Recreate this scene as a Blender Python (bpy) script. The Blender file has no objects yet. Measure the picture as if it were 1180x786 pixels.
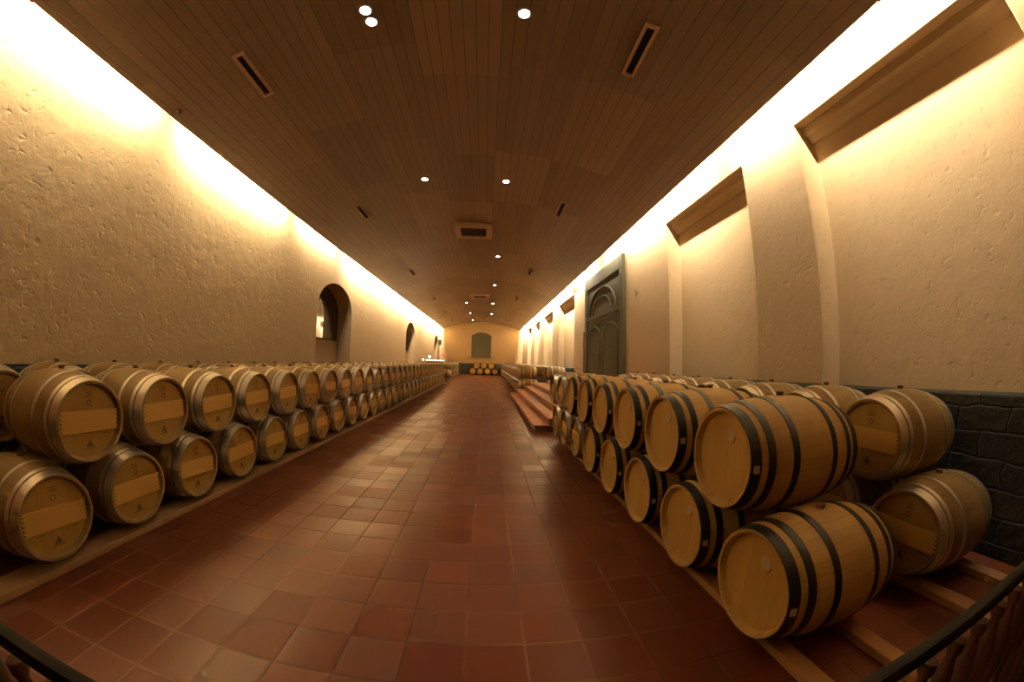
import bpy, bmesh, math, random
from mathutils import Matrix, Vector
random.seed(7)
PI = math.pi
sc = bpy.context.scene
col = sc.collection

# ------------------------------------------------------------------ helpers
def tag(o, label=None, cat=None, group=None, kind=None):
    if label: o['label'] = label
    if cat: o['category'] = cat
    if group: o['group'] = group
    if kind: o['kind'] = kind
    return o

def empty(name, loc=(0, 0, 0), rz=0.0):
    o = bpy.data.objects.new(name, None)
    o.empty_display_size = 0.1
    col.objects.link(o)
    o.location = loc
    o.rotation_euler = (0, 0, rz)
    return o

def mesh_obj(name, bm, mats, parent=None, smooth=False, bevel=0.0, segs=2):
    me = bpy.data.meshes.new(name)
    bmesh.ops.recalc_face_normals(bm, faces=bm.faces)
    bm.to_mesh(me)
    bm.free()
    if not isinstance(mats, (list, tuple)):
        mats = [mats]
    for m in mats:
        me.materials.append(m)
    if smooth:
        for p in me.polygons:
            p.use_smooth = True
    o = bpy.data.objects.new(name, me)
    col.objects.link(o)
    if parent is not None:
        o.parent = parent
    if bevel:
        b = o.modifiers.new('bevel', 'BEVEL')
        b.width = bevel
        b.segments = segs
        b.limit_method = 'ANGLE'
        b.angle_limit = math.radians(35)
    if smooth:
        e = o.modifiers.new('edges', 'EDGE_SPLIT')
        e.split_angle = math.radians(40)
    return o

def box(bm, x0, x1, y0, y1, z0, z1, mi=0):
    vs = [bm.verts.new(p) for p in [(x0, y0, z0), (x1, y0, z0), (x1, y1, z0), (x0, y1, z0),
                                    (x0, y0, z1), (x1, y0, z1), (x1, y1, z1), (x0, y1, z1)]]
    for f in [(0, 3, 2, 1), (4, 5, 6, 7), (0, 1, 5, 4), (1, 2, 6, 5), (2, 3, 7, 6), (3, 0, 4, 7)]:
        fc = bm.faces.new([vs[i] for i in f])
        fc.material_index = mi
    return vs

def lathe(bm, prof, axis='z', n=32, c=(0, 0, 0), mi=0, closed=False):
    """prof: list of (along, radius)."""
    rings = []
    for a, r in prof:
        ring = []
        for k in range(n):
            t = 2 * PI * k / n
            if axis == 'z':
                p = (c[0] + r * math.cos(t), c[1] + r * math.sin(t), c[2] + a)
            elif axis == 'x':
                p = (c[0] + a, c[1] + r * math.cos(t), c[2] + r * math.sin(t))
            else:
                p = (c[0] + r * math.cos(t), c[1] + a, c[2] + r * math.sin(t))
            ring.append(bm.verts.new(p))
        rings.append(ring)
    idx = list(range(len(rings) - 1))
    for i in idx:
        for k in range(n):
            f = bm.faces.new([rings[i][k], rings[i][(k + 1) % n], rings[i + 1][(k + 1) % n], rings[i + 1][k]])
            f.material_index = mi
    if closed:
        for k in range(n):
            f = bm.faces.new([rings[-1][k], rings[-1][(k + 1) % n], rings[0][(k + 1) % n], rings[0][k]])
            f.material_index = mi
    else:
        for ring in (rings[0], rings[-1]):
            f = bm.faces.new(ring)
            f.material_index = mi
    return rings

def tube(bm, pts, r, n=10, mi=0):
    pts = [Vector(p) for p in pts]
    rings = []
    for i, p in enumerate(pts):
        d = (pts[min(i + 1, len(pts) - 1)] - pts[max(i - 1, 0)]).normalized()
        u = d.orthogonal().normalized() if i == 0 else (u - d * u.dot(d)).normalized()
        v = d.cross(u)
        rings.append([bm.verts.new(p + (u * math.cos(2 * PI * k / n) + v * math.sin(2 * PI * k / n)) * r) for k in range(n)])
    for i in range(len(rings) - 1):
        for k in range(n):
            bm.faces.new([rings[i][k], rings[i][(k + 1) % n], rings[i + 1][(k + 1) % n], rings[i + 1][k]]).material_index = mi
    for ring in (rings[0], rings[-1]):
        bm.faces.new(ring).material_index = mi

def B():
    return bmesh.new()

# ------------------------------------------------------------------ materials
class NT:
    def __init__(self, name):
        self.m = bpy.data.materials.new(name)
        self.m.use_nodes = True
        self.t = self.m.node_tree
        self.t.nodes.clear()
        self.out = self.t.nodes.new('ShaderNodeOutputMaterial')
        self.b = self.t.nodes.new('ShaderNodeBsdfPrincipled')
        self.t.links.new(self.b.outputs[0], self.out.inputs[0])
    def n(self, typ, **kw):
        nd = self.t.nodes.new(typ)
        for k, v in kw.items():
            setattr(nd, k, v)
        return nd
    def put(self, sock, v):
        if v is None:
            return
        if hasattr(v, 'is_output') or isinstance(v, bpy.types.NodeSocket):
            self.t.links.new(v, sock)
        else:
            sock.default_value = v
    def math(self, op, a, b=None, c=None, clamp=False):
        nd = self.n('ShaderNodeMath', operation=op, use_clamp=clamp)
        self.put(nd.inputs[0], a); self.put(nd.inputs[1], b); self.put(nd.inputs[2], c)
        return nd.outputs[0]
    def mix(self, fac, a, b, mode='MIX'):
        nd = self.n('ShaderNodeMix', data_type='RGBA', blend_type=mode)
        self.put(nd.inputs[0], fac)
        self.put(nd.inputs[6], a if not isinstance(a, tuple) else (*a, 1))
        self.put(nd.inputs[7], b if not isinstance(b, tuple) else (*b, 1))
        return nd.outputs[2]
    def obj(self):
        return self.n('ShaderNodeTexCoord').outputs['Object']
    def xyz(self, v):
        s = self.n('ShaderNodeSeparateXYZ'); self.put(s.inputs[0], v)
        return s.outputs
    def comb(self, x, y, z):
        s = self.n('ShaderNodeCombineXYZ')
        self.put(s.inputs[0], x); self.put(s.inputs[1], y); self.put(s.inputs[2], z)
        return s.outputs[0]
    def noise(self, vec, scale, detail=4, rough=.55):
        nd = self.n('ShaderNodeTexNoise')
        self.put(nd.inputs['Vector'], vec)
        nd.inputs['Scale'].default_value = scale
        nd.inputs['Detail'].default_value = detail
        nd.inputs['Roughness'].default_value = rough
        return nd.outputs['Fac']
    def white(self, vec):
        nd = self.n('ShaderNodeTexWhiteNoise', noise_dimensions='3D')
        self.put(nd.inputs['Vector'], vec)
        return nd.outputs['Value']
    def ramp(self, fac, stops):
        nd = self.n('ShaderNodeValToRGB')
        cr = nd.color_ramp
        while len(cr.elements) < len(stops):
            cr.elements.new(.5)
        for e, (p, c) in zip(cr.elements, stops):
            e.position = p
            e.color = (*c, 1) if isinstance(c, tuple) else (c, c, c, 1)
        self.put(nd.inputs[0], fac)
        return nd.outputs[0]
    def scale(self, v, s):
        nd = self.n('ShaderNodeMapping')
        self.put(nd.inputs[0], v)
        nd.inputs['Scale'].default_value = s
        return nd.outputs[0]
    def bump(self, h, strength=.3, dist=.01, normal=None):
        nd = self.n('ShaderNodeBump')
        nd.inputs['Strength'].default_value = strength
        nd.inputs['Distance'].default_value = dist
        self.put(nd.inputs['Height'], h)
        if normal is not None:
            self.put(nd.inputs['Normal'], normal)
        return nd.outputs[0]
    def fin(self, color, rough=.6, normal=None, metal=0.0, spec=None):
        if isinstance(color, tuple):
            color = (*color, 1)
        self.put(self.b.inputs['Base Color'], color)
        self.put(self.b.inputs['Roughness'], rough)
        self.put(self.b.inputs['Metallic'], metal)
        if spec is not None:
            self.b.inputs['Specular IOR Level'].default_value = spec
        if normal is not None:
            self.put(self.b.inputs['Normal'], normal)
        return self.m

def m_plaster(name, a, b, rough_amt=1.0):
    t = NT(name)
    p = t.obj()
    big = t.noise(p, .7, 4)
    mid = t.noise(p, 5.0, 6, .6)
    fine = t.noise(p, 38.0, 4, .6)
    pit = t.ramp(t.noise(p, 11.0, 3, .5), [(.60, 0.0), (.72, 1.0)])
    c = t.mix(t.math('MULTIPLY_ADD', mid, .35, t.math('MULTIPLY', big, .6)), a, b)
    c = t.mix(t.math('MULTIPLY', pit, .12), c, (b[0] * .6, b[1] * .55, b[2] * .5))
    h = t.math('ADD', t.math('MULTIPLY', mid, 1.0), t.math('ADD', t.math('MULTIPLY', fine, .22), t.math('MULTIPLY', pit, -.5)))
    h = t.math('ADD', h, t.math('MULTIPLY', big, 2.2))
    return t.fin(c, .85, t.bump(h, .55 * rough_amt, .03), spec=.2)

def m_ceiling():
    t = NT('planked_ceiling_wood')
    p = t.obj()
    x, y, z = t.xyz(p)
    u = t.math('DIVIDE', x, .165)
    fr = t.math('FRACT', u)
    pid = t.math('FLOOR', u)
    # boards laid in bays of a few planks, each bay its own batch of timber
    bay = t.math('FLOOR', t.math('DIVIDE', u, 7.0))
    off = t.math('MULTIPLY', t.white(t.comb(bay, 3.0, 0.0)), 2.4)
    seg = t.math('FLOOR', t.math('DIVIDE', t.math('ADD', y, off), 2.4))
    batch = t.white(t.comb(bay, seg, 1.0))
    one = t.white(t.comb(pid, seg, 5.0))
    grain = t.noise(t.scale(p, (22, 1.2, 22)), 1.0, 5, .6)
    soot = t.noise(p, .55, 4, .6)
    k = t.math('ADD', t.math('MULTIPLY', batch, .55), t.math('ADD', t.math('MULTIPLY', one, .20), t.math('MULTIPLY', grain, .25)))
    c = t.mix(k, (.125, .082, .048), (.32, .220, .142))
    c = t.mix(t.math('MULTIPLY', soot, .35), c, (.20, .14, .09))
    edge = t.math('MINIMUM', fr, t.math('SUBTRACT', 1.0, fr))
    line = t.math('LESS_THAN', edge, .045)
    c = t.mix(t.math('MULTIPLY', line, .6), c, (.05, .028, .017))
    h = t.math('SUBTRACT', t.math('MULTIPLY', grain, .15), line)
    return t.fin(c, .36, t.bump(h, .4, .003), spec=.6)

def m_tiles():
    t = NT('terracotta_tiles')
    p = t.obj()
    x, y, z = t.xyz(p)
    wob = t.math('MULTIPLY', t.math('SUBTRACT', t.noise(p, 1.3, 2), .5), .008)
    u = t.math('DIVIDE', t.math('ADD', t.math('ADD', x, .095), wob), .309)
    v = t.math('DIVIDE', t.math('SUBTRACT', t.math('ADD', y, wob), 1.648), .298)
    fu, fv = t.math('FRACT', u), t.math('FRACT', v)
    iu, iv = t.math('FLOOR', u), t.math('FLOOR', v)
    eu = t.math('MINIMUM', fu, t.math('SUBTRACT', 1.0, fu))
    ev = t.math('MINIMUM', fv, t.math('SUBTRACT', 1.0, fv))
    e = t.math('MINIMUM', eu, ev)
    grout = t.ramp(e, [(.012, 1.0), (.026, 0.0)])
    r1 = t.white(t.comb(iu, iv, 0.0))
    r2 = t.white(t.comb(iu, iv, 7.0))
    r3 = t.white(t.comb(iu, iv, 13.0))
    mott = t.noise(p, 7.0, 5, .65)
    wear = t.noise(p, .8, 3, .5)
    c = t.mix(t.math('ADD', t.math('MULTIPLY', r1, .6), t.math('MULTIPLY', mott, .45)), (.070, .014, .0045), (.135, .034, .010))
    c = t.mix(t.math('MULTIPLY', t.math('GREATER_THAN', r2, .86), .4), c, (.07, .020, .011))
    c = t.mix(t.math('MULTIPLY', wear, .25), c, (.11, .042, .018))
    # cement joints: dark near the wall sides, light where the grout is newer
    gcol = t.mix(t.ramp(t.noise(p, .5, 2), [(.45, 0.0), (.55, 1.0)]), (.030, .012, .006), (.20, .11, .06))
    c = t.mix(t.math('MULTIPLY', grout, .7), c, gcol)
    ro = t.math('ADD', t.math('MULTIPLY', r3, .16), t.math('ADD', t.math('MULTIPLY', mott, .05), .27))
    ro = t.math('ADD', ro, t.math('MULTIPLY', grout, .3))
    pill = t.ramp(e, [(.0, 0.0), (.08, 1.0)])
    tilt = t.math('ADD', t.math('MULTIPLY', t.math('SUBTRACT', r1, .5), t.math('MULTIPLY', fu, .12)),
                  t.math('MULTIPLY', t.math('SUBTRACT', r2, .5), t.math('MULTIPLY', fv, .12)))
    h = t.math('ADD', t.math('ADD', pill, tilt), t.math('MULTIPLY', mott, .10))
    return t.fin(c, ro, t.bump(h, .3, .0025), spec=.36)

def m_oak(name, a, b, stave=34, dirt=.3):
    """barrel staves: local x is the barrel's axis, the axis passes through the local origin"""
    t = NT(name)
    p = t.obj()
    x, y, z = t.xyz(p)
    rnd = t.n('ShaderNodeObjectInfo').outputs['Random']
    ang = t.math('MULTIPLY', t.math('ADD', t.math('ARCTAN2', y, z), PI), stave / (2 * PI))
    fr, idn = t.math('FRACT', ang), t.math('FLOOR', ang)
    w = t.white(t.comb(idn, t.math('MULTIPLY', rnd, 91.0), 2.0))
    vec = t.comb(t.math('MULTIPLY', x, 2.2), t.math('ADD', t.math('MULTIPLY', y, 26.0), t.math('MULTIPLY', rnd, 40.0)), t.math('MULTIPLY', z, 26.0))
    grain = t.noise(vec, 1.0, 5, .6)
    blot = t.noise(t.comb(x, t.math('ADD', y, t.math('MULTIPLY', rnd, 9.0)), z), 5.0, 4, .6)
    k = t.math('ADD', t.math('MULTIPLY', w, .42), t.math('ADD', t.math('MULTIPLY', grain, .4), t.math('MULTIPLY', rnd, .2)))
    c = t.mix(k, a, b)
    c = t.mix(t.math('MULTIPLY', t.ramp(blot, [(.42, 0.0), (.7, 1.0)]), dirt), c, (a[0] * .55, a[1] * .5, a[2] * .45))
    e = t.math('MINIMUM', fr, t.math('SUBTRACT', 1.0, fr))
    seam = t.math('LESS_THAN', e, .03)
    c = t.mix(t.math('MULTIPLY', seam, .3), c, (a[0] * .4, a[1] * .38, a[2] * .35))
    return t.fin(c, t.math('ADD', t.math('MULTIPLY', grain, .2), .45), t.bump(t.math('SUBTRACT', t.math('MULTIPLY', grain, .3), seam), .3, .002), spec=.35)

def m_head(name, a, b, nb=6.6):
    """barrel head: upright boards; the head faces local x"""
    t = NT(name)
    p = t.obj()
    x, y, z = t.xyz(p)
    rnd = t.n('ShaderNodeObjectInfo').outputs['Random']
    u = t.math('MULTIPLY', t.math('ADD', y, t.math('MULTIPLY', rnd, .05)), nb / .5)
    fr, idn = t.math('FRACT', u), t.math('FLOOR', u)
    w = t.white(t.comb(idn, t.math('MULTIPLY', rnd, 57.0), 4.0))
    grain = t.noise(t.comb(t.math('MULTIPLY', rnd, 30.0), t.math('MULTIPLY', y, 40.0), t.math('MULTIPLY', z, 3.0)), 1.0, 5, .6)
    blot = t.noise(t.comb(t.math('MULTIPLY', rnd, 30.0), y, z), 6.0, 3, .6)
    k = t.math('ADD', t.math('MULTIPLY', w, .35), t.math('ADD', t.math('MULTIPLY', grain, .35), t.math('MULTIPLY', blot, .3)))
    c = t.mix(k, a, b)
    e = t.math('MINIMUM', fr, t.math('SUBTRACT', 1.0, fr))
    seam = t.math('LESS_THAN', e, .022)
    c = t.mix(t.math('MULTIPLY', seam, .35), c, (a[0] * .4, a[1] * .35, a[2] * .3))
    knot = t.ramp(t.noise(t.comb(t.math('MULTIPLY', rnd, 70.0), y, z), 13.0, 1), [(.73, 0.0), (.79, 1.0)])
    c = t.mix(t.math('MULTIPLY', knot, .4), c, (a[0] * .5, a[1] * .42, a[2] * .35))
    return t.fin(c, .5, t.bump(t.math('SUBTRACT', t.math('MULTIPLY', grain, .3), seam), .25, .002), spec=.35)

def m_simple(name, a, b=None, scale=12, rough=.5, metal=0.0, bump=.2, dist=.003, spec=None):
    t = NT(name)
    p = t.obj()
    n = t.noise(p, scale, 5, .6)
    c = t.mix(n, a, b or tuple(v * .7 for v in a))
    return t.fin(c, t.math('ADD', t.math('MULTIPLY', n, .2), rough - .1), t.bump(n, bump, dist), metal, spec)

def m_timber(name, a, b, axis='y', rough=.6):
    t = NT(name)
    p = t.obj()
    s = {'y': (30, 1.5, 30), 'x': (1.5, 30, 30), 'z': (30, 30, 1.5)}[axis]
    g = t.noise(t.scale(p, s), 1.0, 5, .6)
    n = t.noise(p, 3.0, 4)
    c = t.mix(t.math('ADD', t.math('MULTIPLY', g, .6), t.math('MULTIPLY', n, .4)), a, b)
    return t.fin(c, rough, t.bump(g, .25, .003), spec=.25)

def m_stone():
    t = NT('dark_stone_blocks')
    p = t.obj()
    x, y, z = t.xyz(p)
    br = t.n('ShaderNodeTexBrick')
    wb = t.noise(p, 1.6, 3)
    t.put(br.inputs['Vector'], t.comb(t.math('MULTIPLY_ADD', wb, .30, t.math('ADD', x, y)), t.math('MULTIPLY_ADD', wb, .16, z), 0.0))
    br.inputs['Scale'].default_value = 1.0
    br.inputs['Brick Width'].default_value = .46
    br.inputs['Row Height'].default_value = .21
    br.inputs['Mortar Size'].default_value = .012
    br.inputs['Mortar Smooth'].default_value = .6
    br.inputs['Color1'].default_value = (.010, .011, .007, 1)
    br.inputs['Color2'].default_value = (.019, .020, .013, 1)
    br.inputs['Mortar'].default_value = (.010, .010, .007, 1)
    n = t.noise(p, 9.0, 6, .65)
    c = t.mix(t.math('MULTIPLY', n, .5), br.outputs['Color'], (.030, .029, .019))
    h = t.math('ADD', t.math('MULTIPLY', n, .8), t.math('MULTIPLY', br.outputs['Fac'], -.9))
    return t.fin(c, .75, t.bump(h, .9, .03), spec=.3)

def m_emit(name, colr, s):
    m = bpy.data.materials.new(name)
    m.use_nodes = True
    t = m.node_tree
    t.nodes.clear()
    o = t.nodes.new('ShaderNodeOutputMaterial')
    e = t.nodes.new('ShaderNodeEmission')
    e.inputs[0].default_value = (*colr, 1)
    e.inputs[1].default_value = s
    t.links.new(e.outputs[0], o.inputs[0])
    return m

M = {}
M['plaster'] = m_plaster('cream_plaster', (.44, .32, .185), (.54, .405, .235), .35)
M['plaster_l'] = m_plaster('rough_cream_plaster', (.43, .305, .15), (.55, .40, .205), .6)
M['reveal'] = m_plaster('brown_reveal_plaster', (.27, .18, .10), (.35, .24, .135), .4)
M['upper'] = m_simple('white_upper_void', (.7, .55, .36), rough=.9)
M['ceil'] = m_ceiling()
M['tile'] = m_tiles()
M['stone'] = m_stone()
M['oak'] = m_oak('pale_new_oak', (.42, .265, .075), (.56, .375, .125))
M['oak_old'] = m_oak('dull_used_oak', (.22, .145, .050), (.34, .235, .085), dirt=.45)
M['head'] = m_head('pale_head_oak', (.44, .275, .070), (.56, .37, .11))
M['head_old'] = m_head('used_head_oak', (.28, .175, .038), (.38, .245, .060))
M['brace'] = m_timber('brace_pine', (.50, .30, .075), (.60, .375, .10), 'y')
M['blackhoop'] = m_simple('black_painted_hoop', (.006, .006, .005), (.012, .011, .009), 20, .5, 0.0, .1, spec=.3)
M['greyhoop'] = m_simple('galvanised_hoop', (.78, .72, .60), (.52, .47, .38), 9, .40, .85, .12)
M['bung'] = m_simple('brown_bung', (.17, .085, .038), rough=.6)
M['mark'] = m_simple('burnt_mark', (.09, .055, .022), rough=.7)
M['pale'] = m_simple('pale_stamp', (.58, .44, .27), rough=.6)
M['sticker'] = m_simple('paper_tag', (.50, .44, .34), rough=.6)
M['beam'] = m_timber('runner_timber', (.26, .135, .055), (.40, .225, .10))
M['kerb'] = m_simple('kerb_timber', (.28, .16, .07), (.15, .085, .038), 6, .7)
M['steps'] = m_simple('terracotta_steps', (.52, .22, .12), (.40, .15, .075), 5, .5)
M['nosing'] = m_simple('step_nosing', (.30, .14, .06), rough=.55)
M['green'] = m_timber('dark_green_painted_wood', (.046, .043, .022), (.070, .064, .034), 'z', .75)
M['green2'] = m_timber('green_moulding_paint', (.054, .050, .027), (.080, .072, .040), 'z', .75)
M['rail'] = m_simple('dark_rail_metal', (.007, .007, .005), rough=.75, spec=.15)
M['baluster'] = m_timber('turned_dark_wood', (.035, .015, .008), (.065, .030, .016), 'z')
M['iron'] = m_simple('black_iron', (.012, .012, .012), rough=.5)
M['vframe'] = m_timber('vent_frame_wood', (.26, .125, .070), (.34, .17, .10))
M['vrim'] = m_timber('pale_vent_rim', (.40, .25, .16), (.50, .32, .21))
M['dark'] = m_simple('dark_void', (.004, .004, .003), rough=.9)
M['unit'] = m_simple('air_unit_panel', (.46, .31, .19), (.40, .26, .16), 3, .5)
M['grille'] = m_simple('air_unit_grille', (.055, .032, .030), rough=.6)
M['ring'] = m_simple('lamp_ring_metal', (.45, .36, .28), rough=.3, metal=.8)
M['whitetop'] = m_simple('white_counter_top', (.8, .78, .72), rough=.4)
M['white'] = m_simple('white_plastic', (.7, .66, .58), rough=.5)
M['switch'] = m_simple('switch_plastic', (.42, .30, .18), rough=.5)
g = NT('dark_window_glass'); M['glass'] = g.fin((.012, .012, .010), .045, spec=1.0); g.b.inputs['IOR'].default_value = 2.8
M['lamp'] = m_emit('downlight_glow', (1.0, .86, .74), 60.0)
M['lampfar'] = m_emit('table_lamp_glow', (1.0, .93, .70), 14.0)
M['added_glow'] = m_emit('counter_top_added_glow', (1.0, .95, .72), 1.6)  # emission added to brighten the white counter top, which is no lamp
M['red'] = m_emit('red_sign_glow', (1.0, .08, .03), 2.2)
M['lampoff'] = m_simple('unlit_lamp', (.10, .06, .04), rough=.4)

# ------------------------------------------------------------------ room dimensions (metres)
YN, YF = -1.6, 40.5            # near and far end
XR, XRI = 3.85, 4.17           # right wall face, recessed face
XL = -5.25
LR, LL, ZL = 3.45, -4.87, 4.87 # free edges of the vault
RISE = .85
CX = (LR + LL) / 2
HS = (LR - LL) / 2
RAD = (HS * HS + RISE * RISE) / (2 * RISE)
CZ = ZL + RISE - RAD
def vz(x):
    return CZ + math.sqrt(RAD * RAD - (x - CX) ** 2)

# floor
bm = B(); box(bm, XL - .7, XRI + .4, YN, YF + .3, -.12, 0)
tag(mesh_obj('floor', bm, M['tile']), kind='structure')

# right wall with recesses
def recess_wall():
    bm = B()
    niches = [(.42, 3.20), (4.44, 7.24), (16.2, 19.9), (21.8, 25.2), (27.2, 30.3), (32.3, 35.4)]
    ys = sorted({YN, YF} | {v for n in niches for v in n})
    zs = [1.27, 4.62, 6.0]
    def inn(y0, y1, k):
        return k == 0 and any(a <= y0 and y1 <= b for a, b in niches)
    V = {}
    def v(x, y, z):
        k = (round(x, 4), round(y, 4), round(z, 4))
        if k not in V:
            V[k] = bm.verts.new(k)
        return V[k]
    for i in range(len(ys) - 1):
        y0, y1 = ys[i], ys[i + 1]
        for k in range(2):
            z0, z1 = zs[k], zs[k + 1]
            x = XRI if inn(y0, y1, k) else XR
            bm.faces.new([v(x, y0, z0), v(x, y1, z0), v(x, y1, z1), v(x, y0, z1)])
            if inn(y0, y1, k):
                for yy in (y0, y1):
                    bm.faces.new([v(XR, yy, z0), v(XRI, yy, z0), v(XRI, yy, z1), v(XR, yy, z1)])
                bm.faces.new([v(XR, y0, z1), v(XR, y1, z1), v(XRI, y1, z1), v(XRI, y0, z1)])
    # close the body of the wall
    x = XRI + .4
    for i in range(len(ys) - 1):
        y0, y1 = ys[i], ys[i + 1]
        xi = XRI if inn(y0, y1, 0) else XR
        bm.faces.new([v(xi, y0, 1.27), v(xi, y1, 1.27), v(x, y1, 1.27), v(x, y0, 1.27)])
        bm.faces.new([v(XR, y0, 6.0), v(XR, y1, 6.0), v(x, y1, 6.0), v(x, y0, 6.0)])
        for k in range(2):
            bm.faces.new([v(x, y0, zs[k]), v(x, y1, zs[k]), v(x, y1, zs[k + 1]), v(x, y0, zs[k + 1])])
    return bm, niches
bm, NICHES = recess_wall()
tag(mesh_obj('wall_right', bm, M['plaster'], bevel=.02, segs=3), kind='structure')
# mouldings under each lintel, run along the recess back
for y0, y1 in NICHES:
    bm = B()
    prof = [(XRI, 4.40), (XRI - .05, 4.41), (XRI - .07, 4.45), (XRI - .10, 4.50), (XRI - .16, 4.53), (XRI - .17, 4.62), (XRI, 4.62)]
    a = [bm.verts.new((p[0], y0, p[1])) for p in prof]
    b = [bm.verts.new((p[0], y1, p[1])) for p in prof]
    for i in range(len(prof)):
        j = (i + 1) % len(prof)
        bm.faces.new([a[i], a[j], b[j], b[i]])
    bm.faces.new(a); bm.faces.new(b)
    tag(mesh_obj('trim_%d' % (NICHES.index((y0, y1)) + 1), bm, M['plaster']), kind='structure')
# stone base of the right wall
bm = B(); box(bm, XR - .05, XRI + .4, YN, 7.8, 0, 1.27)
box(bm, XR - .05, XRI + .4, 16.2, YF, 0, 1.27)
tag(mesh_obj('baseboard_right', bm, M['stone'], bevel=.015), kind='structure')
bm = B(); box(bm, XR, XRI + .4, 7.8, 16.2, 0, 1.27)
tag(mesh_obj('trim_7', bm, M['plaster']), kind='structure')

# left wall with arched openings
ARCH = [(10.65, 13.62), (23.45, 26.3), (36.2, 38.9)]
def arch_outline(y0, y1, zb, zs, za, n=20):
    c = (y0 + y1) / 2; r = (y1 - y0) / 2
    pts = [(y0, zb)]
    for i in range(n + 1):
        t = PI - PI * i / n
        pts.append((c + r * math.cos(t), zs + (za - zs) * math.sin(t)))
    pts.append((y1, zb))
    return pts
bm = B()
zb, ztop, xin = 1.22, 6.0, XL - .62
def quad(pts, mi=0):
    bm.faces.new([bm.verts.new(p) for p in pts]).material_index = mi
edges = [YN] + [v for a in ARCH for v in a] + [YF]
for i in range(0, len(edges), 2):
    quad([(XL, edges[i], zb), (XL, edges[i + 1], zb), (XL, edges[i + 1], ztop), (XL, edges[i], ztop)])
for y0, y1 in ARCH:
    o = arch_outline(y0, y1, zb, 3.05, 3.95)
    for (a, za_), (b, zb_) in zip(o[1:-2], o[2:-1]):
        quad([(XL, a, za_), (XL, b, zb_), (XL, b, ztop), (XL, a, ztop)])
    for (a, za_), (b, zb_) in zip(o[:-1], o[1:]):
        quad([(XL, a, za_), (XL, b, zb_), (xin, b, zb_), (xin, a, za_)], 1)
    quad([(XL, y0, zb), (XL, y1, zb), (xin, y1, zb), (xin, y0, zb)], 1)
quad([(xin - .05, YN, 0), (xin - .05, YF, 0), (xin - .05, YF, ztop), (xin - .05, YN, ztop)])
bmesh.ops.remove_doubles(bm, verts=bm.verts, dist=1e-4)
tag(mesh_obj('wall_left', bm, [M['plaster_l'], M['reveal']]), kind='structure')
bm = B(); box(bm, XL - .6, XL + .03, YN, YF, 0, 1.2)
tag(mesh_obj('baseboard_left', bm, M['stone'], bevel=.015), kind='structure')
# windows set deep in the arches
for i, (y0, y1) in enumerate(ARCH):
    w = empty('window_%d' % (i + 1), (xin, (y0 + y1) / 2, zb)); tag(w, kind='structure')
    w2 = (y1 - y0) / 2
    bm = B(); box(bm, 0, .10, -w2 + .02, w2 - .02, 0, .82)
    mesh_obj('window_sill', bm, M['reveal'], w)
    bm = B()
    o = [(a - (y0 + y1) / 2, z - zb) for a, z in arch_outline(y0, y1, zb + .82, 3.05, 3.95)]
    f = bm.faces.new([bm.verts.new((.03, a, z)) for a, z in o])
    r = bmesh.ops.extrude_face_region(bm, geom=[f])
    bmesh.ops.translate(bm, vec=(-.02, 0, 0), verts=[v for v in r['geom'] if isinstance(v, bmesh.types.BMVert)])
    mesh_obj('window_glass', bm, M['glass'], w)
    bm = B()
    path = [(.05, a * .985, z * 1.0 if z < 1.0 else z * .985) for a, z in o]
    tube(bm, path, .014, 6)
    box(bm, .02, .075, -w2 + .03, w2 - .03, .80, .88)
    mesh_obj('window_frame', bm, M['green'], w)

# end walls
bm = B(); box(bm, XL - .7, XRI + .4, YF, YF + .3, 0, 6.0)
tag(mesh_obj('wall_far', bm, M['plaster']), kind='structure')
bm = B(); box(bm, XL - .7, XRI + .4, YN - .3, YN, 0, 6.0)
tag(mesh_obj('wall_near', bm, M['beam']), kind='structure')
bm = B(); box(bm, XL, XR - .05, YF - .04, YF, 0, 1.2)
tag(mesh_obj('baseboard_far', bm, M['stone'], bevel=.015), kind='structure')

# vaulted timber ceiling floating between the coves
bm = B()
N = 56
low, up = [], []
for i in range(N + 1):
    x = LL + (LR - LL) * i / N
    low.append((x, vz(x))); up.append((x, vz(x) + .035))
def strip(a, b):
    va = [(bm.verts.new((x, YN, z)), bm.verts.new((x, YF, z))) for x, z in a]
    for p, q in zip(va[:-1], va[1:]):
        f = bm.faces.new([p[0], q[0], q[1], p[1]]); f.smooth = True
    return va
a = strip(low, None); b = strip(up, None)
for k in (0, -1):
    bm.faces.new([a[k][0], a[k][1], b[k][1], b[k][0]])
tag(mesh_obj('ceiling', bm, M['ceil'], smooth=True), kind='structure')
bm = B(); box(bm, XL - .7, XRI + .4, YN, YF, 6.0, 6.1)
tag(mesh_obj('trim_8', bm, M['upper']), kind='structure')
# curved battens closing the vault at the far wall and above the viewer
for k, (y0, y1, d) in enumerate(((YF - .30, YF - .001, .20), (1.24, 1.30, .02))):
    bm = B()
    ra, rb = [], []
    for i in range(N + 1):
        x = LL + (LR - LL) * i / N
        z = vz(x)
        ra.append([bm.verts.new((x, y, zz)) for y, zz in ((y0, z), (y1, z), (y1, z - d), (y0, z - d))])
    for p, q in zip(ra[:-1], ra[1:]):
        for j in range(4):
            bm.faces.new([p[j], p[(j + 1) % 4], q[(j + 1) % 4], q[j]])
    bm.faces.new(ra[0]); bm.faces.new(ra[-1])
    tag(mesh_obj('trim_%d' % (9 + k), bm, M['plaster'] if k == 0 else M['vframe']), kind='structure')

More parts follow.
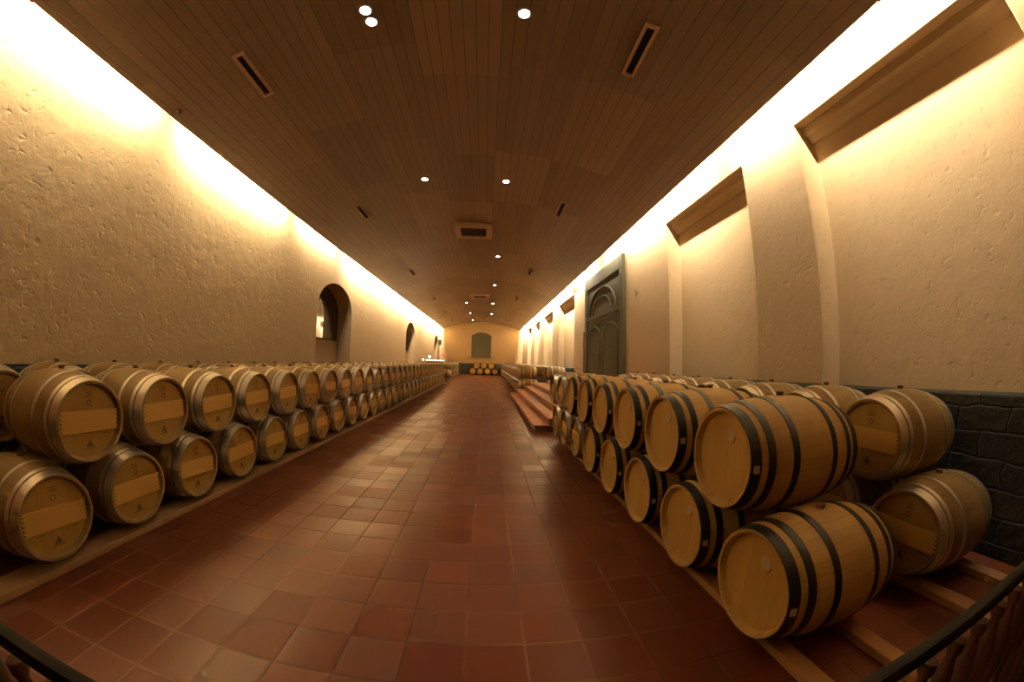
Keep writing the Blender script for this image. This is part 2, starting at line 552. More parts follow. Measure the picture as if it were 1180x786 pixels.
# ------------------------------------------------------------------ far shuttered window
w = empty('window_4', (-.69, YF, 1.85)); tag(w, kind='structure')
def shutter_outline(hw, h, rise, n=14):
    pts = [(-hw, 0)]
    R_ = (hw * hw + rise * rise) / (2 * rise)
    for i in range(n + 1):
        x = -hw + 2 * hw * i / n
        pts.append((x, h + math.sqrt(R_ * R_ - x * x) - (R_ - rise)))
    pts.append((hw, 0))
    return pts
bm = B()
for s in (-1, 1):
    o = [(x, z) for x, z in shutter_outline(1.02, 2.36, .32) if x * s >= 0.0]
    if s < 0: o = o + [(-.012, 0)] if o[-1][0] != 0 else o
    pts = sorted(set([(max(x, .012) if s > 0 else min(x, -.012), z) for x, z in o] + [(s * .012, 0)]), key=lambda p: math.atan2(p[1] - 1.2, p[0] - s * .5))
    f = bm.faces.new([bm.verts.new((x, -.05, z)) for x, z in pts])
    r = bmesh.ops.extrude_face_region(bm, geom=[f])
    bmesh.ops.translate(bm, vec=(0, .05, 0), verts=[v for v in r['geom'] if isinstance(v, bmesh.types.BMVert)])
mesh_obj('shutter', bm, M['green'], w)
bm = B(); tube(bm, [(x, -.06, z) for x, z in shutter_outline(1.04, 2.36, .34)], .035, 6)
box(bm, -.01, .01, -.06, -.04, 0, 2.6)
mesh_obj('window_frame', bm, M['green2'], w)
bm = B(); box(bm, -1.5, 1.55, -.12, 0, -.09, -.01)
mesh_obj('window_sill', bm, M['nosing'], w)

# ------------------------------------------------------------------ big green door on the right wall
d = empty('door_1', (XR, 11.93, .6)); tag(d, kind='structure')
HW, HH = 2.09, 4.10
bm = B()
box(bm, -.10, .0, -HW, -HW + .30, 0, HH); box(bm, -.10, .0, HW - .30, HW, 0, HH)
box(bm, -.10, .0, -HW + .30, HW - .30, HH - .42, HH)
mesh_obj('door_frame', bm, M['green2'], d, bevel=.01)
bm = B(); box(bm, -.055, .0, -HW + .30, HW - .30, 2.55, HH - .42)
o = [(-.075, 1.45 * math.cos(PI * i / 24), 2.62 + .86 * math.sin(PI * i / 24)) for i in range(25)]
tube(bm, o, .035, 8)
tube(bm, [(-.07, 1.0 * math.cos(PI * i / 20), 2.62 + .55 * math.sin(PI * i / 20)) for i in range(21)], .022, 8)
box(bm, -.09, -.055, -HW + .30, HW - .30, 2.50, 2.62)
mesh_obj('transom_panel', bm, M['green'], d)
for s in (-1, 1):
    bm = B()
    y0, y1 = (s * .015, s * (HW - .31)) if s > 0 else (s * (HW - .31), s * .015)
    box(bm, -.05, .0, y0, y1, .02, 2.5)
    c, hw = (y0 + y1) / 2, (y1 - y0) / 2 - .17
    path = [(-.055, c - hw, .18)] + [(-.055, c - hw * math.cos(PI * i / 16), 1.75 + .45 * math.sin(PI * i / 16)) for i in range(17)] + [(-.055, c + hw, .18), (-.055, c - hw, .18)]
    tube(bm, path, .022, 8)
    for k in range(-3, 4):
        box(bm, -.056, -.05, c + k * hw / 4 - .006, c + k * hw / 4 + .006, .22, 1.75)
    leaf = mesh_obj('door_leaf', bm, M['green'], d)
    bm = B(); tube(bm, [(-.05, s * .12, 1.22), (-.10, s * .12, 1.22), (-.10, s * .12, 1.02), (-.05, s * .12, 1.02)], .012, 8)
    mesh_obj('door_handle', bm, M['iron'], leaf)

# steps up to the door landing
st = empty('trim_11', (1.03, 12.0, 0)); tag(st, kind='structure')
for i, x in enumerate((1.05, 1.36, 1.70, 2.05)):
    bm = B(); box(bm, x - 1.03, XR - .001 - 1.03, -4.17, 4.2, .15 * i, .15 * (i + 1) - .03)
    mesh_obj('step_riser', bm, M['nosing'], st)
    bm = B(); box(bm, x - 1.03 - .03, XR - .002 - 1.03 if i == 3 else x + .36 - 1.03, -4.20, 4.22, .15 * (i + 1) - .03, .15 * (i + 1))
    mesh_obj('step_tread', bm, M['steps'], st, bevel=.008)

# ------------------------------------------------------------------ barrels
LEN = .88
def profile(rb, rh, L, n=16):
    return [(-L / 2 + L * i / n, rb - (rb - rh) * abs(2 * i / n - 1) ** 2) for i in range(n + 1)]
def rad(rb, rh, L, x):
    return rb - (rb - rh) * abs(2 * x / L) ** 2

# hoops: (centre as share of half length, width)
HOOPS_NEW = [(.925, .058), (.715, .044), (.36, .042)]
HOOPS_OLD = [(.905, .072), (.745, .034), (.40, .034)]

def hoop_bm(bm, rb, rh, L, xc, w, th=.004, n=48, mi=0):
    x0, x1 = xc - w / 2, xc + w / 2
    r0, r1 = rad(rb, rh, L, x0), rad(rb, rh, L, x1)
    lathe(bm, [(x0, r0 - .002), (x0, r0 + th), (x1, r1 + th), (x1, r1 - .002)], 'x', n, mi=mi, closed=True)

def body_bm(bm, rb, rh, L, n=48, mi=0, seg=16, hm=None):
    p = profile(rb, rh, L, seg)
    inner = [(L / 2 - .002, rh - .018), (L / 2 - .060, rh - .034)]
    prof = [(-a, r) for a, r in inner[::-1]] + [(-L / 2, rh - .014)] + p + [(L / 2, rh - .014)] + inner
    rings = lathe(bm, prof, 'x', n, mi=mi, closed=False)

def barrel(kind, rb, rh, L, near=True):
    """a lying barrel; origin under the middle of its belly, front head to -x"""
    old = kind == 'old'
    body_m, head_m, hoop_m = (M['oak_old'], M['head_old'], M['greyhoop']) if old else (M['oak'], M['head'], M['blackhoop'])
    hoops = HOOPS_OLD if old else HOOPS_NEW
    if near:
        t = empty('oak_barrel')
        def part(name, bm, m, par=t, smooth=True):
            o = mesh_obj(name, bm, m, par, smooth=smooth)
            if par is t:
                o.location = (0, 0, rb)
            return o
        bm = B(); body_bm(bm, rb, rh, L); part('stave_body', bm, body_m)
        for s in (-1, 1):
            bm = B()
            x = s * (L / 2 - .048)
            lathe(bm, [(x - .008, rh - .030), (x + .008, rh - .030)], 'x', 48)
            hd = part('barrel_head', bm, head_m)
            if s < 0:
                xo = x - .0085
                if old:
                    bm = B()
                    box(bm, xo - .016, xo, -(rh - .035), rh - .035, -.078, .072)
                    mesh_obj('head_brace', bm, M['brace'], hd, bevel=.004)
                    bm = B()   # dark wedges at the brace ends, burnt crest and lines of stencil
                    for e in (-1, 1):
                        for k in range(5):
                            z = -.062 + k * .029
                            yy = e * (rh - .032)
                            box(bm, xo - .017, xo - .0005, min(yy, yy - e * .016), max(yy, yy - e * .016), z - .004, z + .004)
                    yy = 0.0
                    box(bm, xo - .0012, xo, -.050, .050, -.196, -.191)
                    box(bm, xo - .0012, xo, -.032, .032, -.184, -.179)
                    box(bm, xo - .0012, xo, -.014, .014, -.178, -.150)
                    box(bm, xo - .0012, xo, -.006, .006, -.150, -.134)
                    box(bm, xo - .0012, xo, -.026, -.018, -.178, -.160)
                    box(bm, xo - .0012, xo, .018, .026, -.178, -.160)
                    for k, ww in enumerate((.034, .026, .030)):
                        box(bm, xo - .0012, xo, -ww, ww, .165 + k * .014, .170 + k * .014)
                    lathe(bm, [(xo - .0012, .020), (xo, .020), (xo, .014), (xo - .0012, .014)], 'x', 16, c=(0, 0, .125), closed=True)
                    box(bm, xo - .0012, xo, .11, .16, -.100, -.096); box(bm, xo - .0012, xo, -.16, -.12, -.100, -.096)
                    box(bm, xo - .0014, xo, -(rh - .04), rh - .04, -.084, -.0785)
                    mk = mesh_obj('stencil_mark', bm, M['mark'], hd)
                else:
                    bm = B(); lathe(bm, [(xo - .0012, .036), (xo, .036)], 'x', 24, c=(0, -.045, .135))
                    tag(mesh_obj('round_stamp', bm, M['pale'], hd), 'faint pale round stamp')
                    bm = B()
                    tube(bm, [(xo - .0005, -.045 + .046 * math.cos(a), .135 + .050 * math.sin(a)) for a in [PI * 1.05 + i * .12 for i in range(9)]], .0022, 5)
                    mesh_obj('stencil_mark', bm, M['mark'], hd)
        for s in (-1, 1):
            for c, w_ in hoops:
                bm = B(); hoop_bm(bm, rb, rh, L, s * c * L / 2, w_)
                h = part('hoop', bm, hoop_m)
                if not old and s < 0 and c == hoops[0][0]:
                    # small paper tag stuck on the chime hoop
                    bm = B()
                    x = s * c * L / 2
                    for k in range(4):
                        a0 = -.07 + k * .035; a1 = a0 + .035
                        r0 = rad(rb, rh, L, x - .017) + .0048; r1 = rad(rb, rh, L, x + .017) + .0048
                        vs = [bm.verts.new(p) for p in [(x - .017, -r0 * math.cos(a0), r0 * math.sin(a0)), (x + .017, -r1 * math.cos(a0), r1 * math.sin(a0)),
                                                        (x + .017, -r1 * math.cos(a1), r1 * math.sin(a1)), (x - .017, -r0 * math.cos(a1), r0 * math.sin(a1))]]
                        bm.faces.new(vs)
                    tg = mesh_obj('paper_tag', bm, M['sticker'], h)
                    sd = tg.modifiers.new('th', 'SOLIDIFY'); sd.thickness = .0008
        bm = B(); lathe(bm, [(rb - .006, .021), (rb + .022, .026), (rb + .026, .022)], 'z', 16)
        part('bung', bm, M['bung'])
        return t
    # distant barrel: one mesh
    bm = B()
    body_bm(bm, rb, rh, L, 28, 0, 8)
    for s in (-1, 1):
        x = s * (L / 2 - .048)
        lathe(bm, [(x - .006, rh - .028), (x + .006, rh - .028)], 'x', 28, mi=2)
        for c, w_ in hoops:
            hoop_bm(bm, rb, rh, L, s * c * L / 2, w_, n=28, mi=1)
    if old:
        xo = -L / 2 + .048 - .006
        box(bm, xo - .018, xo, -(rh - .035), rh - .035, -.078, .072, 3)
        box(bm, xo - .003, xo, -(rh - .04), rh - .04, -.088, -.0785, 4)
    lathe(bm, [(rb - .006, .022), (rb + .024, .024)], 'z', 10, mi=4)
    o = mesh_obj('oak_barrel', bm, [body_m, hoop_m, head_m, M['brace'], M['bung']], smooth=True)
    o.data.transform(Matrix.Translation((0, 0, 0)))
    return o

RB_R, RB_L = .346, .336
proto = {}
def get_proto(kind, near, side):
    k = (kind, near, side)
    first = k not in proto
    if first:
        rb = RB_R if side == 'r' else RB_L
        proto[k] = barrel(kind, rb, rb * .822, LEN if side == 'r' else .86, near)
    return proto[k], first

def copy_tree(o, parent=None):
    c = o.copy()
    col.objects.link(c)
    c.parent = parent
    for ch in o.children:
        copy_tree(ch, c)
    return c

ORD = ['first', 'second', 'third', 'fourth', 'fifth', 'sixth', 'seventh', 'eighth', 'ninth', 'tenth', 'eleventh', 'twelfth',
       'thirteenth', 'fourteenth', 'fifteenth', 'sixteenth', 'seventeenth', 'eighteenth', 'nineteenth', 'twentieth', 'twenty-first',
       'twenty-second', 'twenty-third', 'twenty-fourth', 'twenty-fifth', 'twenty-sixth', 'twenty-seventh', 'twenty-eighth', 'twenty-ninth',
       'thirtieth', 'thirty-first', 'thirty-second', 'thirty-third', 'thirty-fourth']

def put(kind, side, xc, yc, zc, rz, label, group, near=None):
    """xc, yc: middle of the barrel; zc: height of its axis"""
    near = (yc < 9.0) if near is None else near
    p, first = get_proto(kind, near, side)
    o = p if first else copy_tree(p)
    rb = RB_R if side == 'r' else RB_L
    base = zc - rb
    o.location = (xc, yc, base if near else zc)
    o.rotation_euler = (random.uniform(-.0, .0), 0, rz + random.uniform(-.012, .012))
    tag(o, label, 'barrel', group)
    if near:
        # a little turn of the head about the barrel's own axis
        a = random.uniform(-.05, .05)
        for ch in o.children:
            if ch.name.startswith('barrel_head'):
                ch.rotation_euler = (a, 0, 0)
    else:
        o.rotation_euler[0] = random.uniform(-.05, .05)
    return o

HEAD_L = -2.73
ZLO_L, ZUP_L = .385, .968
ZLO_R, ZUP_R = .398, .975
# left stack, first row, two tiers
nU, nL = 30, 31
for n in range(nU):
    y = 1.79 + .742 * n
    put('old', 'l', HEAD_L - .43, y, ZUP_L, PI, '%s barrel from the camera in the upper tier of the left front row' % ORD[n].capitalize(), 'upper barrels of the left front row')
for n in range(nL):
    y = 1.44 + .742 * n
    put('old', 'l', HEAD_L - .43, y, ZLO_L, PI, '%s barrel from the camera on the floor runner, left front row, lower tier' % ORD[n].capitalize(), 'lower barrels of the left front row')
# left stack, second row behind, upper and lower tiers
for n in range(31):
    y = 1.62 - .742 + .742 * n
    put('old', 'l', -3.84 - .43, y, ZUP_L, PI, '%s upper barrel from the camera in the left back row by the wall' % ORD[n].capitalize(), 'upper barrels of the left back row')
for n in range(31):
    y = 1.25 + .742 * n
    put('old', 'l', -3.84 - .43, y, ZLO_L, PI, '%s lower barrel from the camera in the left back row by the wall' % ORD[n].capitalize(), 'lower barrels of the left back row')
# far left stack
for n in range(11):
    put('old', 'l', HEAD_L - .43, 28.6 + .742 * n, ZLO_L, PI, '%s barrel along in the lower tier of the distant left stack' % ORD[n].capitalize(), 'lower barrels of the distant left stack')
for n in range(10):
    put('old', 'l', HEAD_L - .43, 28.97 + .742 * n, ZUP_L, PI, '%s barrel along in the upper tier of the distant left stack' % ORD[n].capitalize(), 'upper barrels of the distant left stack')
# right stack, front row
HEAD_R = 1.31
for n in range(8):
    k = 'new' if n < 6 else 'old'
    adj = 'black-hooped' if n < 6 else 'grey-hooped'
    put(k, 'r', HEAD_R + .44, 1.795 + .785 * n, ZUP_R, 0, 'pale oak %s barrel, %s from the camera in the right front row, upper tier' % (adj, ORD[n]), 'upper barrels of the right front row')
for n in range(8):
    k = 'new' if n < 5 else 'old'
    adj = 'black-hooped' if n < 5 else 'grey-hooped'
    put(k, 'r', HEAD_R + .44, 1.395 + .785 * n, ZLO_R, 0, 'pale oak %s barrel, %s from the camera in the right front row, lower tier' % (adj, ORD[n]), 'lower barrels of the right front row')
# right stack, back row by the stone base
for n in range(8):
    put('old', 'r', 2.67 + .44, 1.76 + .785 * n, ZUP_R, 0, 'grey-hooped barrel, %s from the camera, upper tier, right back row by the wall' % ORD[n], 'upper barrels of the right back row')
for n in range(8):
    put('old', 'r', 2.67 + .44, 1.37 + .785 * n, ZLO_R, 0, 'grey-hooped barrel, %s from the camera, lower tier, right back row by the wall' % ORD[n], 'lower barrels of the right back row')
# distant right stack beyond the steps
for n in range(28):
    put('old', 'r', HEAD_R + .13 + .44, 17.0 + .785 * n, ZLO_R, 0, '%s lower barrel past the steps in the distant right stack, aisle row' % ORD[n].capitalize(), 'lower barrels of the distant right stack')
for n in range(27):
    put('old', 'r', HEAD_R + .13 + .44, 17.39 + .785 * n, ZUP_R, 0, '%s upper barrel past the steps in the distant right stack, aisle row' % ORD[n].capitalize(), 'upper barrels of the distant right stack')
for n in range(27):
    put('old', 'r', 2.72 + .44, 17.0 + .785 * n, ZUP_R, 0, '%s upper barrel past the steps in the distant right stack, wall row' % ORD[n].capitalize(), 'wall row of the distant right stack')
for n in range(27):
    put('old', 'r', 2.72 + .44, 16.61 + .785 * n, ZLO_R, 0, '%s lower barrel past the steps in the distant right stack, wall row' % ORD[n].capitalize(), 'lower wall row of the distant right stack')
# seven barrels against the far wall
for n, x in enumerate((-1.50, -.72, .06, .84)):
    put('new', 'r', x, 39.6, .40, PI / 2, '%s from the left in the bottom tier of barrels against the far wall' % ORD[n].capitalize(), 'barrels against the far wall', near=False)
for n, x in enumerate((-1.11, -.33, .45)):
    put('new', 'r', x, 39.6, .975, PI / 2, '%s from the left in the top tier of barrels against the far wall' % ORD[n].capitalize(), 'barrels against the far wall', near=False)

# ------------------------------------------------------------------ runners under the barrels
def runner(x0, x1, y0, y1, h, label, mat):
    bm = B(); box(bm, x0, x1, y0, y1, 0, h)
    tag(mesh_obj('timber_runner', bm, mat, bevel=.008), label, 'beam', 'timber runners under the barrels')
runner(-2.97, -2.735, .45, 24.2, .055, 'long low timber runner along the aisle under the left barrel stack', M['kerb'])
runner(-3.50, -3.38, .45, 24.2, .055, 'inner timber runner under the back ends of the left front barrels', M['beam'])
runner(-2.97, -2.735, 28.2, 36.4, .055, 'low timber runner under the distant left barrel stack', M['kerb'])
runner(1.445, 1.56, .45, 7.2, .058, 'timber runner nearest the aisle under the right barrel stack', M['beam'])
runner(1.93, 2.05, .45, 7.2, .058, 'second timber runner from the aisle under the right front barrels', M['beam'])
runner(2.76, 2.90, .45, 7.4, .062, 'third timber runner from the aisle under the right back barrels', M['beam'])
runner(3.34, 3.47, .45, 7.4, .062, 'timber runner nearest the stone wall under the right back barrels', M['beam'])
runner(1.56, 1.68, 16.5, 38.5, .055, 'timber runner under the distant right barrel stack', M['beam'])
runner(2.12, 2.24, 16.5, 38.5, .055, 'rear timber runner under the distant right barrel stack', M['beam'])

# ------------------------------------------------------------------ balustrade in front of the viewer
r = empty('balustrade', (0, .30, 0))
tag(r, 'dark railing with turned wooden balusters crossing the bottom corners of the view', 'railing')
bm = B()
prof = [(-.010, .950), (-.014, .956), (-.011, .966), (0, .970), (.011, .966), (.014, .956), (.010, .950)]
a = [bm.verts.new((-3.0, y, z)) for y, z in prof]; b = [bm.verts.new((3.75, y, z)) for y, z in prof]
for i in range(len(prof)):
    j = (i + 1) % len(prof); bm.faces.new([a[i], a[j], b[j], b[i]])
bm.faces.new(a); bm.faces.new(b)
mesh_obj('handrail', bm, M['rail'], r, smooth=True)
bm = B(); box(bm, -3.0, 3.75, -.008, .008, .925, .950); mesh_obj('upper_bar', bm, M['rail'], r)
bm = B(); box(bm, -3.0, 3.75, -.03, .03, .06, .11); mesh_obj('bottom_rail', bm, M['rail'], r)
for x in (-3.0, 3.72, .4):
    bm = B(); box(bm, x - .04, x + .04, -.04, .04, 0, .936); mesh_obj('post', bm, M['rail'], r, bevel=.006)
bprof = [(.11, .020), (.16, .020), (.17, .012), (.20, .017), (.26, .024), (.36, .026), (.46, .020), (.52, .012), (.54, .018), (.56, .012),
         (.60, .016), (.68, .026), (.76, .026), (.82, .017), (.86, .011), (.875, .018), (.905, .020)]
bm = B(); lathe(bm, bprof, 'z', 14)
b0 = mesh_obj('baluster', bm, M['baluster'], r, smooth=True)
k = 0
x = -2.88
while x < 3.66:
    if abs(x - .4) > .06:
        o = b0 if k == 0 else b0.copy()
        if k: col.objects.link(o)
        o.parent = r
        o.location = (x, 0, 0)
        k += 1
    x += .125

# ------------------------------------------------------------------ ceiling fixtures
def slope(x):
    return math.atan2(-(x - CX), vz(x) - CZ)
def downlight(x, y, on, label):
    t = empty('downlight', (x, y, vz(x)))
    tag(t, label, 'ceiling light', 'round downlights set in the vaulted ceiling')
    bm = B(); lathe(bm, [(-.012, .068), (-.012, .095), (.004, .10), (.004, .063)], 'z', 28, closed=True)
    mesh_obj('trim_ring', bm, M['ring'], t, smooth=True)
    bm = B(); lathe(bm, [(-.010, .066), (.0, .067)], 'z', 28)
    mesh_obj('lamp', bm, M['lamp'] if on else M['lampoff'], t)
    if on:
        ld = bpy.data.lights.new('downlight_beam', 'SPOT')
        ld.energy = SPOT_W * (.5 if y < 5 else 1.2 if y < 22 else 2.2)
        ld.color = (1.0, .78, .50)
        ld.spot_size = math.radians(62)
        ld.spot_blend = 1.0
        ld.shadow_soft_size = .06
        lo = bpy.data.objects.new('downlight_beam', ld)
        col.objects.link(lo); lo.parent = t; lo.location = (0, 0, -.03)
SPOT_W = 150
LXL, LXR = -1.62, .29
downlight(-1.69, 3.19, True, 'farther back of the paired glowing downlights at top left of centre')
downlight(-1.66, 3.385, True, 'nearer to the vault middle of the twin touching downlights, top left')
downlight(.26, 3.26, True, 'large glowing downlight near the top edge, right of centre')
rows = [(7.95, True, True, 'second'), (14.35, False, True, 'third'), (20.0, False, True, 'fourth'), (26.6, True, True, 'fifth'),
        (32.6, True, True, 'sixth'), (37.9, True, False, 'seventh')]
for y, lon, ron, w_ in rows:
    downlight(LXL, y, lon, '%s left downlight of the %s ceiling pair from the camera' % ('glowing' if lon else 'unlit', w_))
    downlight(LXR, y, ron, '%s right downlight of the %s ceiling pair from the camera' % ('glowing' if ron else 'unlit', w_))

def vent(x, y, w_, side):
    t = empty('ceiling_vent', (x, y, vz(x)))
    t.rotation_euler = (0, -slope(x) if False else math.atan2(x - CX, vz(x) - CZ), 0)
    tag(t, '%s narrow slot vent on the %s slope of the ceiling, wooden frame' % (w_, side), 'ceiling vent', 'slot vents along the ceiling')
    bm = B()
    L2, W2, f = .46, .085, .035
    box(bm, -W2, -W2 + f, -L2, L2, -.05, .03); box(bm, W2 - f, W2, -L2, L2, -.05, .03)
    box(bm, -W2 + f, W2 - f, -L2, -L2 + f, -.05, .03); box(bm, -W2 + f, W2 - f, L2 - f, L2, -.05, .03)
    mesh_obj('vent_frame', bm, M['vrim'], t)
    bm = B(); box(bm, -W2 + f, W2 - f, -L2 + f, L2 - f, -.012, -.004)
    mesh_obj('vent_slot', bm, M['dark'], t)
for i, y in enumerate((3.70, 9.05, 16.0, 22.9, 29.7, 35.4)):
    vent(-3.48, y + .05, ORD[i] + ' from the camera,', 'left')
    vent(1.75, y - .30 if i == 0 else y - .25, ORD[i] + ' from the camera,', 'right')

for i, y in enumerate((11.45, 23.6, 35.6)):
    t = empty('ceiling_air_unit', (-.58, y, vz(-.58)))
    tag(t, '%s square air conditioning unit from the camera, centred on the ceiling' % ORD[i], 'air conditioner', 'air conditioning units in the ceiling')
    bm = B(); W2 = .60
    box(bm, -W2, -W2 + .19, -W2, W2, -.13, .0); box(bm, W2 - .19, W2, -W2, W2, -.13, .0)
    box(bm, -W2 + .19, W2 - .19, -W2, -W2 + .19, -.13, .0); box(bm, -W2 + .19, W2 - .19, W2 - .19, W2, -.13, .0)
    mesh_obj('unit_panel', bm, M['unit'], t, bevel=.01)
    bm = B(); box(bm, -W2 + .19, W2 - .19, -W2 + .19, W2 - .19, -.08, -.01)
    for k in range(9):
        box(bm, -W2 + .2, W2 - .2, -.36 + k * .09, -.345 + k * .09, -.095, -.08)
    mesh_obj('intake_grille', bm, M['grille'], t)

# small dome on the ceiling edge at the left
t = empty('ceiling_sensor', (-4.72, 3.72, vz(-4.72)))
tag(t, 'small dark dome with a stray wire on the left ceiling edge', 'sensor')
bm = B(); lathe(bm, [(.0, .05), (-.02, .05), (-.045, .035), (-.055, .01)], 'z', 16)
mesh_obj('dome', bm, M['grille'], t, smooth=True)
bm = B(); tube(bm, [(-.02, 0, -.02), (-.13, -.05, -.08), (-.17, -.12, -.14), (-.12, -.20, -.10)], .004, 5)
mesh_obj('wire', bm, M['iron'], t)

# ------------------------------------------------------------------ small wall fittings
t = empty('wall_speaker', (XR, 15.35, 4.55)); tag(t, 'small grey speaker high on the right wall beyond the green door', 'speaker')
bm = B(); box(bm, -.26, -.08, -.10, .10, -.02, .24); mesh_obj('speaker_box', bm, M['vframe'], t, bevel=.01)
bm = B(); tube(bm, [(0, 0, .1), (-.09, 0, .1)], .015, 6); mesh_obj('bracket', bm, M['iron'], t)
t = empty('wall_speaker', (XL, 38.3, 3.1)); tag(t, 'black speaker on the left wall by the last arched recess', 'speaker')
bm = B(); box(bm, .10, .42, -.16, .16, -.1, .45); mesh_obj('speaker_box', bm, M['iron'], t, bevel=.02)
bm = B(); tube(bm, [(0, 0, .2), (.12, 0, .2)], .02, 6); mesh_obj('bracket', bm, M['iron'], t)
bm = B(); box(bm, XR - .02, XR, 9.0, 9.09, 3.40, 3.52); box(bm, XR - .03, XR - .02, 9.03, 9.06, 3.44, 3.48)
tag(mesh_obj('switch_plate', bm, M['switch'], bevel=.004), 'small switch plate on the right wall between the recess and green door', 'switch')
bm = B(); box(bm, XR - .04, XR, 14.38, 14.44, .6, 2.1)
box(bm, XR - .05, XR, 14.37, 14.45, 2.1, 2.75)
tag(mesh_obj('conduit_box', bm, M['vframe'], bevel=.006), 'narrow upright conduit and box on the wall beyond the green door', 'conduit')
t = empty('exit_sign', (-4.72, YF, 2.0)); tag(t, 'small glowing red exit light on the far wall, left', 'sign')
bm = B(); box(bm, -.16, .16, -.08, 0, -.02, .18); mesh_obj('sign_housing', bm, M['iron'], t)
bm = B(); box(bm, -.14, .14, -.085, -.08, .0, .16); mesh_obj('sign_face', bm, M['red'], t)

# counter with a glow added to its white top, and table in the gap between the left stacks
t = empty('display_counter', (-3.72, 26.2, 0)); tag(t, 'tall counter with a bright white top beyond the left barrel stack', 'counter')
bm = B(); box(bm, -.55, .55, -.35, .35, 0, 1.42); mesh_obj('counter_body', bm, M['beam'], t, bevel=.01)
bm = B(); box(bm, -.60, .60, -.40, .40, 1.40, 1.47); mesh_obj('counter_top', bm, M['added_glow'], t, bevel=.01)
for x, y, lab in ((-4.10, 26.1, 'glowing round table lamp on the left end of the white counter'), (-4.55, 26.0, 'dimmer small lamp left of the white counter, on a stand')):
    onc = x > -4.3
    zb_ = 1.47 if onc else 0
    t = empty('table_lamp', (x, y, zb_)); tag(t, lab, 'lamp')
    bm = B()
    if onc:
        lathe(bm, [(0, .06), (.02, .06), (.03, .015), (.12, .012)], 'z', 16)
    else:
        lathe(bm, [(0, .12), (.02, .12), (.03, .02), (1.42, .015)], 'z', 16)
    mesh_obj('lamp_stem', bm, M['iron'], t, smooth=True)
    bm = B(); h0 = .12 if onc else 1.42
    rr = .085 if onc else .05
    lathe(bm, [(h0, .02), (h0 + .04, rr * .8), (h0 + rr, rr), (h0 + 2 * rr - .04, rr * .8), (h0 + 2 * rr, .02)], 'z', 18)
    mesh_obj('lamp_globe', bm, M['lampfar'], t, smooth=True)
t = empty('side_table', (-2.75, 25.3, 0)); tag(t, 'small round white topped table at the end of the left stack', 'table')
bm = B(); lathe(bm, [(.80, .26), (.83, .27), (.84, .26)], 'z', 28); mesh_obj('table_top', bm, M['whitetop'], t, smooth=True)
bm = B(); lathe(bm, [(.0, .20), (.03, .19), (.05, .035), (.78, .03), (.80, .08)], 'z', 18); mesh_obj('pedestal', bm, M['iron'], t, smooth=True)

# ------------------------------------------------------------------ cove lighting
def cove(x, z, y0, y1, side, w):
    ld = bpy.data.lights.new('cove_tube', 'AREA')
    ld.shape = 'RECTANGLE'
    ld.size = y1 - y0
    ld.size_y = .05
    ld.energy = w * (y1 - y0)
    ld.color = COVE_COL
    o = bpy.data.objects.new('cove_tube', ld)
    col.objects.link(o)
    o.location = (x, (y0 + y1) / 2, z)
    # local x along the room, facing the wall and somewhat down
    dirv = Vector((side * math.cos(math.radians(10)), 0, -math.sin(math.radians(10))))
    zax = -dirv
    xax = Vector((0, 1, 0))
    yax = zax.cross(xax)
    o.matrix_world = Matrix.Translation(o.location) @ Matrix((xax, yax, zax)).transposed().to_4x4()
COVE_COL = (1.0, .84, .61)
CW = 122
for y0, y1, f in ((-.3, 4.5, 1), (5.4, 9.3, 1.1), (9.9, 11.5, 1), (12.8, 13.8, 1), (14.5, 18.5, 1.7), (18.9, 23.0, 2.2), (23.5, 27.9, 2.8), (28.3, 33.2, 3.4), (33.6, 40.2, 3.6)):
    cove(LR + .09, 5.14, y0, y1, 1, CW * f)
for y0, y1, f in ((-.3, 3.5, 1.2), (4.5, 8.0, 1.15), (8.9, 11.6, .5), (12.6, 17.1, 1.7), (17.4, 22.3, 2.2), (22.6, 28.2, 2.8), (29.2, 34.0, 3.4), (34.3, 40.2, 3.6)):
    cove(LL - .09, 5.14, y0, y1, -1, CW * f)

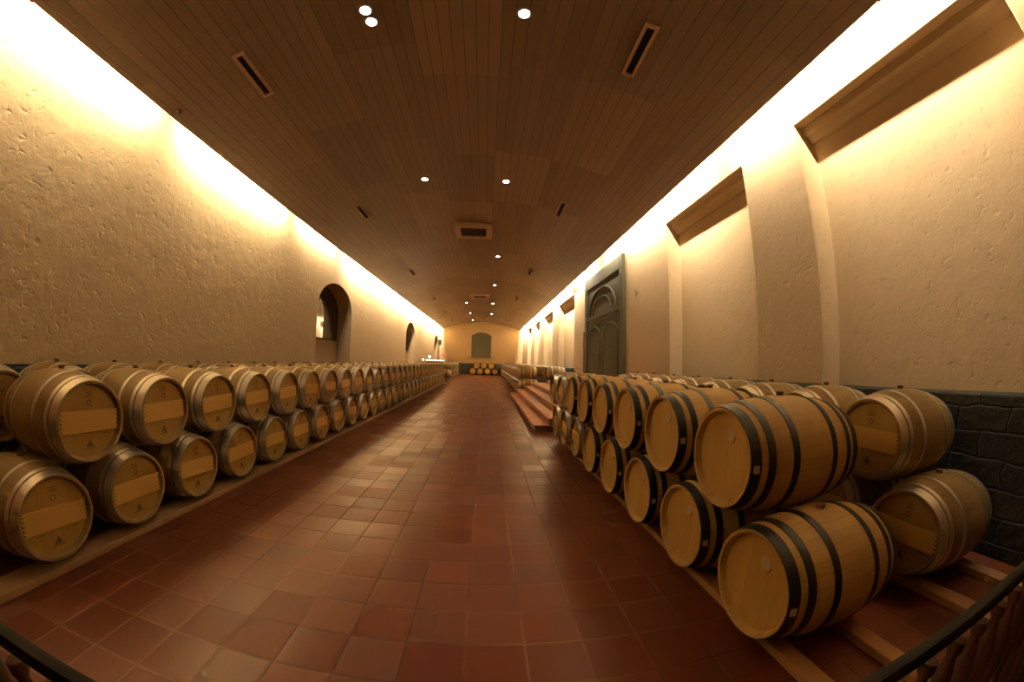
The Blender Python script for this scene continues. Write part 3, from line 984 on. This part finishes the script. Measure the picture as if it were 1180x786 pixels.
# ------------------------------------------------------------------ camera (fisheye)
f_px, a3 = 425.886, -.0525132
yaw, pitch, roll = (math.radians(v) for v in (3.75811892, 3.19445231, 1.48860214))
cy, sy, cp, sp, cr, sr = math.cos(yaw), math.sin(yaw), math.cos(pitch), math.sin(pitch), math.cos(roll), math.sin(roll)
Ym = Matrix(((cy, 0, sy), (0, 1, 0), (-sy, 0, cy)))
Pm = Matrix(((1, 0, 0), (0, cp, sp), (0, -sp, cp)))
Rm = Matrix(((cr, -sr, 0), (sr, cr, 0), (0, 0, 1)))
Mx = Ym @ Pm @ Rm                      # columns: right, up, forward in (x, up, along)
def conv(c):
    return Vector((c[0], c[2], c[1]))
right, upv, fwd = conv(Mx.col[0]), conv(Mx.col[1]), conv(Mx.col[2])
cam_d = bpy.data.cameras.new('camera')
cam = bpy.data.objects.new('camera', cam_d)
col.objects.link(cam)
cam.matrix_world = Matrix.Translation((0, 0, 1.5)) @ Matrix((right, upv, -fwd)).transposed().to_4x4()
cam_d.type = 'PANO'
cam_d.sensor_width = 36.0
cam_d.sensor_fit = 'HORIZONTAL'
cam_d.clip_start = .02
cam_d.clip_end = 200
cc = cam_d.cycles if hasattr(cam_d, 'cycles') else cam_d
cc.panorama_type = 'FISHEYE_LENS_POLYNOMIAL'
cc.fisheye_fov = math.radians(180)
ppm = 1180 / 36.0 / f_px
cc.fisheye_polynomial_k0 = 0
cc.fisheye_polynomial_k1 = -ppm
cc.fisheye_polynomial_k2 = 0
cc.fisheye_polynomial_k3 = -a3 * ppm ** 3
cc.fisheye_polynomial_k4 = 0
sc.camera = cam

# ------------------------------------------------------------------ world and view
w = bpy.data.worlds.new('world'); sc.world = w
w.use_nodes = True
w.node_tree.nodes['Background'].inputs[0].default_value = (0, 0, 0, 1)
w.node_tree.nodes['Background'].inputs[1].default_value = 0
vs = sc.view_settings
sc.display_settings.display_device = 'sRGB'
vs.view_transform = 'Standard'
vs.look = 'None'
vs.exposure = 0.16
vs.gamma = 1.0
vs.use_curve_mapping = False
try:
    sc.cycles.use_denoising = True
    sc.cycles.denoiser = 'OPENIMAGEDENOISE'
    sc.cycles.max_bounces = 10
    sc.cycles.diffuse_bounces = 6
    sc.cycles.sample_clamp_indirect = 8.0
    sc.cycles.caustics_reflective = False
    sc.cycles.caustics_refractive = False
except Exception:
    pass
